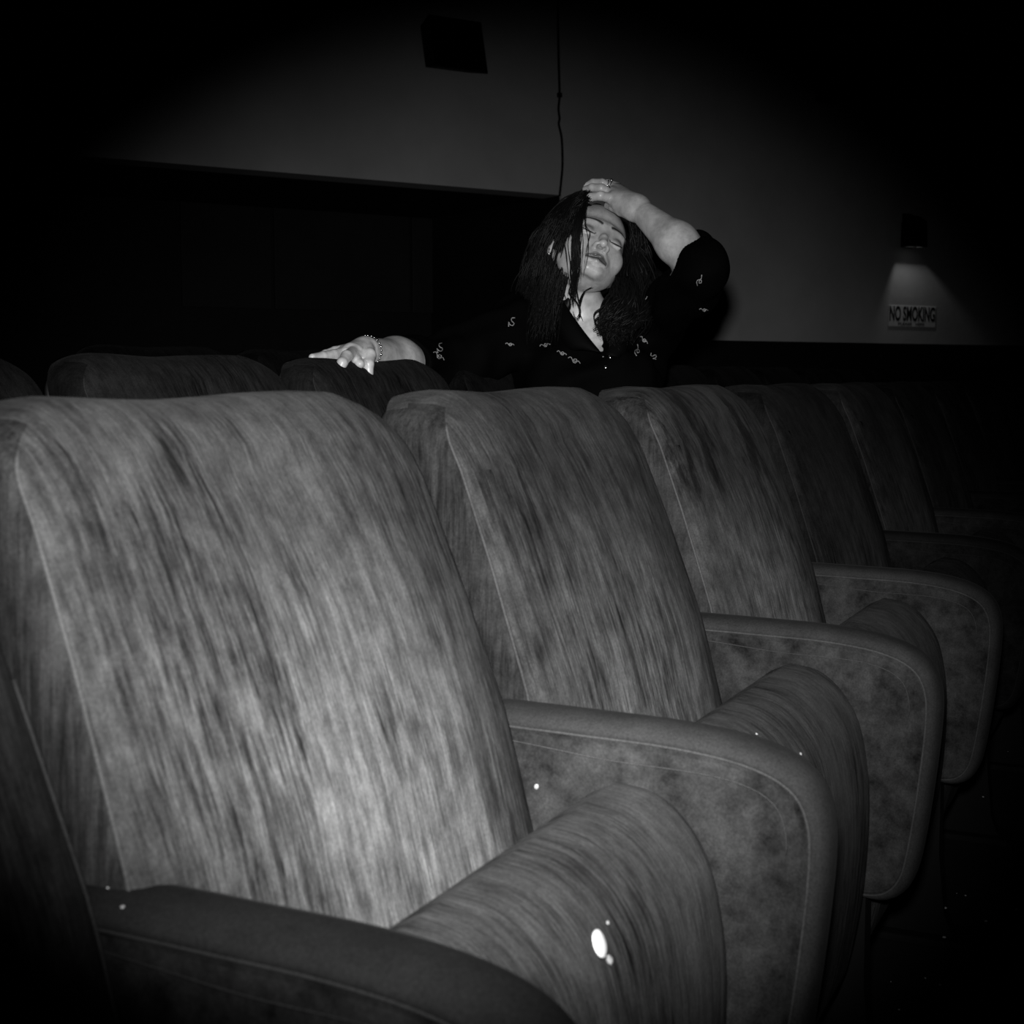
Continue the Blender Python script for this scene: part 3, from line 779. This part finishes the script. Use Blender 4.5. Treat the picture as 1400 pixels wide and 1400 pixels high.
# ---- hair: scalp cap plus separate wavy locks joined as one mesh
M_hair = mat('dark_hair', .004, .42, spec=.10)
hf = Field()
hf.ell(HL(0, .040, -.022), A((.084, .098, .098))*HS, HB, .01); hf.ell(HL(0, -.03, -.062), A((.078, .09, .050))*HS, HB, .03)
hf.ell(HL(0, .00, .086), A((.070, .112, .075))*HS, HB, .006, '-')
hf.ell(HL(0, -.09, .06), A((.075, .08, .075))*HS, HB, .006, '-')
hf.cap(HL(0, -.035, -.030), nb-A(FWD)*.02, .060, .066, .01, '-')
hf.add(lambda p: .0028*np.sin(tohead(p)@A((190, 60, 0))+2*np.sin(tohead(p)@A((20, 60, 40)))), HC, .4, .01, 'd')
cap_ = nets(hf, HC-.22, HC+.22, .0025, 4)
hair, _ = np_mesh('hair', [cap_], M_hair); put(hair)
lock_bm = bmesh.new()
def lock(ctrl, r0, wav, n=5, jit=0.0, seed=0):
    R_ = random.Random(seed); P = [V(x+R_.uniform(-jit, jit), y+R_.uniform(-jit, jit), T+R_.uniform(-jit, jit)*.0012) for x, y, T in ctrl]
    P[-1] = P[-2].lerp(P[-1], R_.uniform(.35, 1.3)) if len(ctrl) == 5 and wav > .003 else P[-1]
    cp = catmull(P, 7); N = len(cp); ph = R_.uniform(0, 6); fr_ = R_.uniform(.25, .42); am = wav*R_.uniform(.5, 1.2)
    out = []
    for i, p in enumerate(cp):
        t = i/(N-1); out.append(p+RIGHT*(am*t*math.sin(i*fr_+ph))+FWD*(am*.7*t*math.cos(i*fr_+ph))+UP*(am*.25*math.sin(i*.5+ph)))
    tube(lock_bm, out, [r0*(.55+.45*min(1, i/(N*.2)))*(1-.8*max(0, (i/(N-1)-.55)/.45)) for i in range(N)], n)
sd = 0
def lerp3(a, b, t): return tuple(a[i]*(1-t)+b[i]*t for i in range(3))
def family(A0, A1, n, r0, wav, jit):
    """locks spread between two guide curves"""
    global sd
    n = int(n*2.6)
    for i in range(n):
        t = (i+random.random())/n; sd += 1
        lock([lerp3(a, b2, t) for a, b2 in zip(A0, A1)], r0*random.uniform(.35, .75), wav, 4, jit*1.25, sd)
# outer left mass
family([(806, 262, 3.20), (765, 285, 3.22), (735, 320, 3.24), (714, 375, 3.26), (700, 432, 3.22)],
       [(806, 262, 3.14), (790, 290, 3.12), (776, 330, 3.12), (766, 385, 3.13), (748, 452, 3.12)], 90, .0036, .010, 5)
family([(806, 262, 3.18), (770, 285, 3.18), (744, 325, 3.19), (728, 380, 3.20), (722, 448, 3.16)],
       [(806, 264, 3.12), (792, 290, 3.11), (779, 335, 3.10), (772, 385, 3.11), (764, 455, 3.11)], 60, .0030, .008, 4)
# front locks falling over the cheek
family([(803, 264, 3.11), (789, 292, 3.07), (783, 330, 3.06), (782, 372, 3.07), (781, 412, 3.09)],
       [(805, 268, 3.10), (797, 295, 3.05), (792, 330, 3.04), (792, 365, 3.05), (785, 405, 3.08)], 26, .0022, .004, 1.5)
for c, r in (([(803, 270, 3.09), (799, 300, 3.035), (804, 325, 3.02), (803, 352, 3.025), (797, 378, 3.05)], .0007), ([(803, 270, 3.09), (801, 305, 3.03), (806, 318, 3.02), (802, 340, 3.02), (797, 372, 3.05)], .0005),
             ([(801, 272, 3.09), (796, 300, 3.04), (798, 330, 3.03), (795, 360, 3.04), (793, 388, 3.06)], .0008), ([(790, 290, 3.08), (772, 320, 3.08), (774, 345, 3.08), (778, 380, 3.09), (782, 410, 3.1)], .0009),
             ([(788, 300, 3.08), (776, 330, 3.07), (780, 360, 3.07), (781, 385, 3.08), (776, 405, 3.1)], .0008), ([(786, 380, 3.08), (790, 405, 3.07), (793, 425, 3.07), (788, 436, 3.08), (783, 425, 3.1)], .0010),
             ([(782, 385, 3.09), (778, 400, 3.09), (789, 414, 3.08), (793, 430, 3.08), (787, 440, 3.08)], .0012), ([(812, 392, 3.12), (800, 398, 3.09), (793, 412, 3.08), (792, 428, 3.08), (797, 438, 3.09)], .0012)):
    for k in range(2): sd += 1; lock(c, r, .0008, 4, 1.0, sd)
# right side behind the face and over the chest
family([(868, 298, 3.16), (878, 325, 3.17), (886, 355, 3.18), (892, 385, 3.17), (884, 425, 3.14)],
       [(864, 300, 3.12), (868, 330, 3.13), (866, 360, 3.13), (856, 385, 3.13), (846, 420, 3.10)], 80, .0034, .012, 5)
family([(866, 320, 3.14), (880, 360, 3.13), (892, 395, 3.12), (888, 430, 3.10), (868, 462, 3.08)],
       [(852, 372, 3.15), (842, 392, 3.12), (836, 410, 3.09), (824, 428, 3.08), (818, 446, 3.08)], 90, .0036, .013, 6)
family([(848, 385, 3.12), (842, 405, 3.09), (828, 425, 3.08), (822, 445, 3.075), (826, 458, 3.07)],
       [(862, 380, 3.12), (868, 405, 3.09), (862, 432, 3.08), (852, 450, 3.075), (850, 468, 3.07)], 60, .0036, .014, 6)
# over the crown under the hand
family([(806, 266, 3.11), (826, 272, 3.15), (850, 284, 3.17), (868, 306, 3.19), (876, 335, 3.2)],
       [(806, 260, 3.18), (830, 262, 3.22), (858, 274, 3.25), (876, 300, 3.26), (884, 335, 3.25)], 50, .0032, .004, 3)
family([(800, 262, 3.14), (785, 268, 3.15), (765, 282, 3.18), (752, 300, 3.20), (745, 325, 3.2)],
       [(806, 272, 3.08), (796, 276, 3.07), (788, 290, 3.07), (783, 305, 3.075), (780, 325, 3.08)], 50, .0030, .004, 3)
lo_ = obj('locks', lock_bm, M_hair, None); lo_.parent = hair; lo_['kind'] = 'stuff'
# lashes
for s_ in (-1, 1):
    bm = bmesh.new(); pts = [Vector(HL(s_*.0315+a*.0145, -.0120+.0050*a*a, .0845-.006*a*a)) for a in np.linspace(-1, 1, 9)]
    tube(bm, pts, .0009, 5); put(obj('eyelashes', bm, M_hair, None))
tag(wo, 'woman in dark patterned shirt in second row, one hand resting on her head', 'person')


# ------------------------------------------------------------------ crumbs
def blob(name, p, r, m, label, cat, group=None, n=None, sq=(1, 1, 1), rot=0, seed=0):
    bm = bmesh.new(); bmesh.ops.create_icosphere(bm, subdivisions=3, radius=1)
    for v in bm.verts:
        k = 1+.25*noise.noise(v.co*1.7+Vector((seed*3.1, 0, 0)))
        v.co = Vector((v.co.x*sq[0], v.co.y*sq[1], v.co.z*sq[2]))*k*r
    o = obj(name, bm, m); o.location = p
    if n is not None: o.rotation_euler = (n.to_track_quat('Z', 'Y') @ __import__('mathutils').Quaternion((0, 0, 1), rot)).to_euler()
    tag(o, label, cat, group); return o
dg = None
def cast(px, py):
    global dg
    if dg is None: bpy.context.view_layer.update(); dg = bpy.context.evaluated_depsgraph_get()
    d = (V(px, py, 1)-EYE).normalized()
    hit, p, n, i, o, mx = scene.ray_cast(dg, EYE, d)
    return p, (n if n.dot(d) < 0 else -n)
p, n = cast(818, 1290)
# seed: a pointed flat husk
bm = bmesh.new(); K = 24
rings = []
for j, (sc, h) in enumerate(((.3, .0022), (.75, .0019), (.95, .0008), (1, 0), (.9, -.0006))):
    ring = []
    for i in range(K):
        a = i*2*math.pi/K; x = math.cos(a)*.0085; y = math.sin(a)*.0108
        if y > 0: x *= 1-.25*(y/.0108)**2
        ring.append(bm.verts.new((x*sc, y*sc, h)))
    rings.append(ring)
for j in range(4):
    for i in range(K): bm.faces.new((rings[j][i], rings[j][(i+1) % K], rings[j+1][(i+1) % K], rings[j+1][i]))
bm.faces.new(rings[0]); bm.faces.new(rings[-1][::-1])
o = obj('seed_husk', bm, M_seed)
zax = n.normalized(); yax = (UP*.8+RIGHT*.75); yax = (yax-zax*yax.dot(zax)).normalized(); xax = yax.cross(zax)
o.matrix_world = Matrix(((xax.x, yax.x, zax.x, p.x+n.x*.0008), (xax.y, yax.y, zax.y, p.y+n.y*.0008), (xax.z, yax.z, zax.z, p.z+n.z*.0008), (0, 0, 0, 1)))
tag(o, 'white oval seed lying on the striped cushion of the largest seat', 'seed')
spots = [(831, 1313, .0038, 'larger white crumb just below the oval seed'), (824, 1307, .0024, 'small white crumb touching the lower right of the oval seed'),
         (830, 1262, .0019, 'tiny white crumb just above the oval seed'), (734, 1075, .003, 'crumb of lint on the side panel beside the largest seat'),
         (1034, 1004, .0016, 'tiny curl of lint on the second tipped cushion'), (1094, 1031, .002, 'tiny bright crumb on the front corner of the first armrest'),
         (168, 1241, .0016, 'tiny bright crumb behind the nearest armrest'), (148, 1214, .001, 'faint fleck in the gap behind the nearest armrest')]
for i, (a, b_, r, lab) in enumerate(spots):
    p, n = cast(a, b_); blob('crumb', p+n*r*.4, r*.75, M_crumb, lab, 'crumb', 'crumbs on the velvet', n, (1, 1.2, .7), i, i)
fl_sp = [(1308, 1222), (1320, 1225), (1348, 1260), (1378, 1028), (1344, 1090), (1291, 1282), (1218, 1343), (1285, 1347), (1292, 1242), (1340, 1358), (1229, 1381), (1390, 1244), (1316, 1395), (1265, 1338)]
fl_lab = 'tiny pale crumb scattered on the dark floor at lower right'
for i, (a, b_) in enumerate(fl_sp):
    p, n = cast(a, b_); blob('floor_crumb', p+Vector((0, 0, .001)), .0012+.0009*(i % 3), M_crumb, fl_lab, 'crumb', 'crumbs on the floor at lower right', Vector((0, 0, 1)), (1, .8, .6), i, i+20)
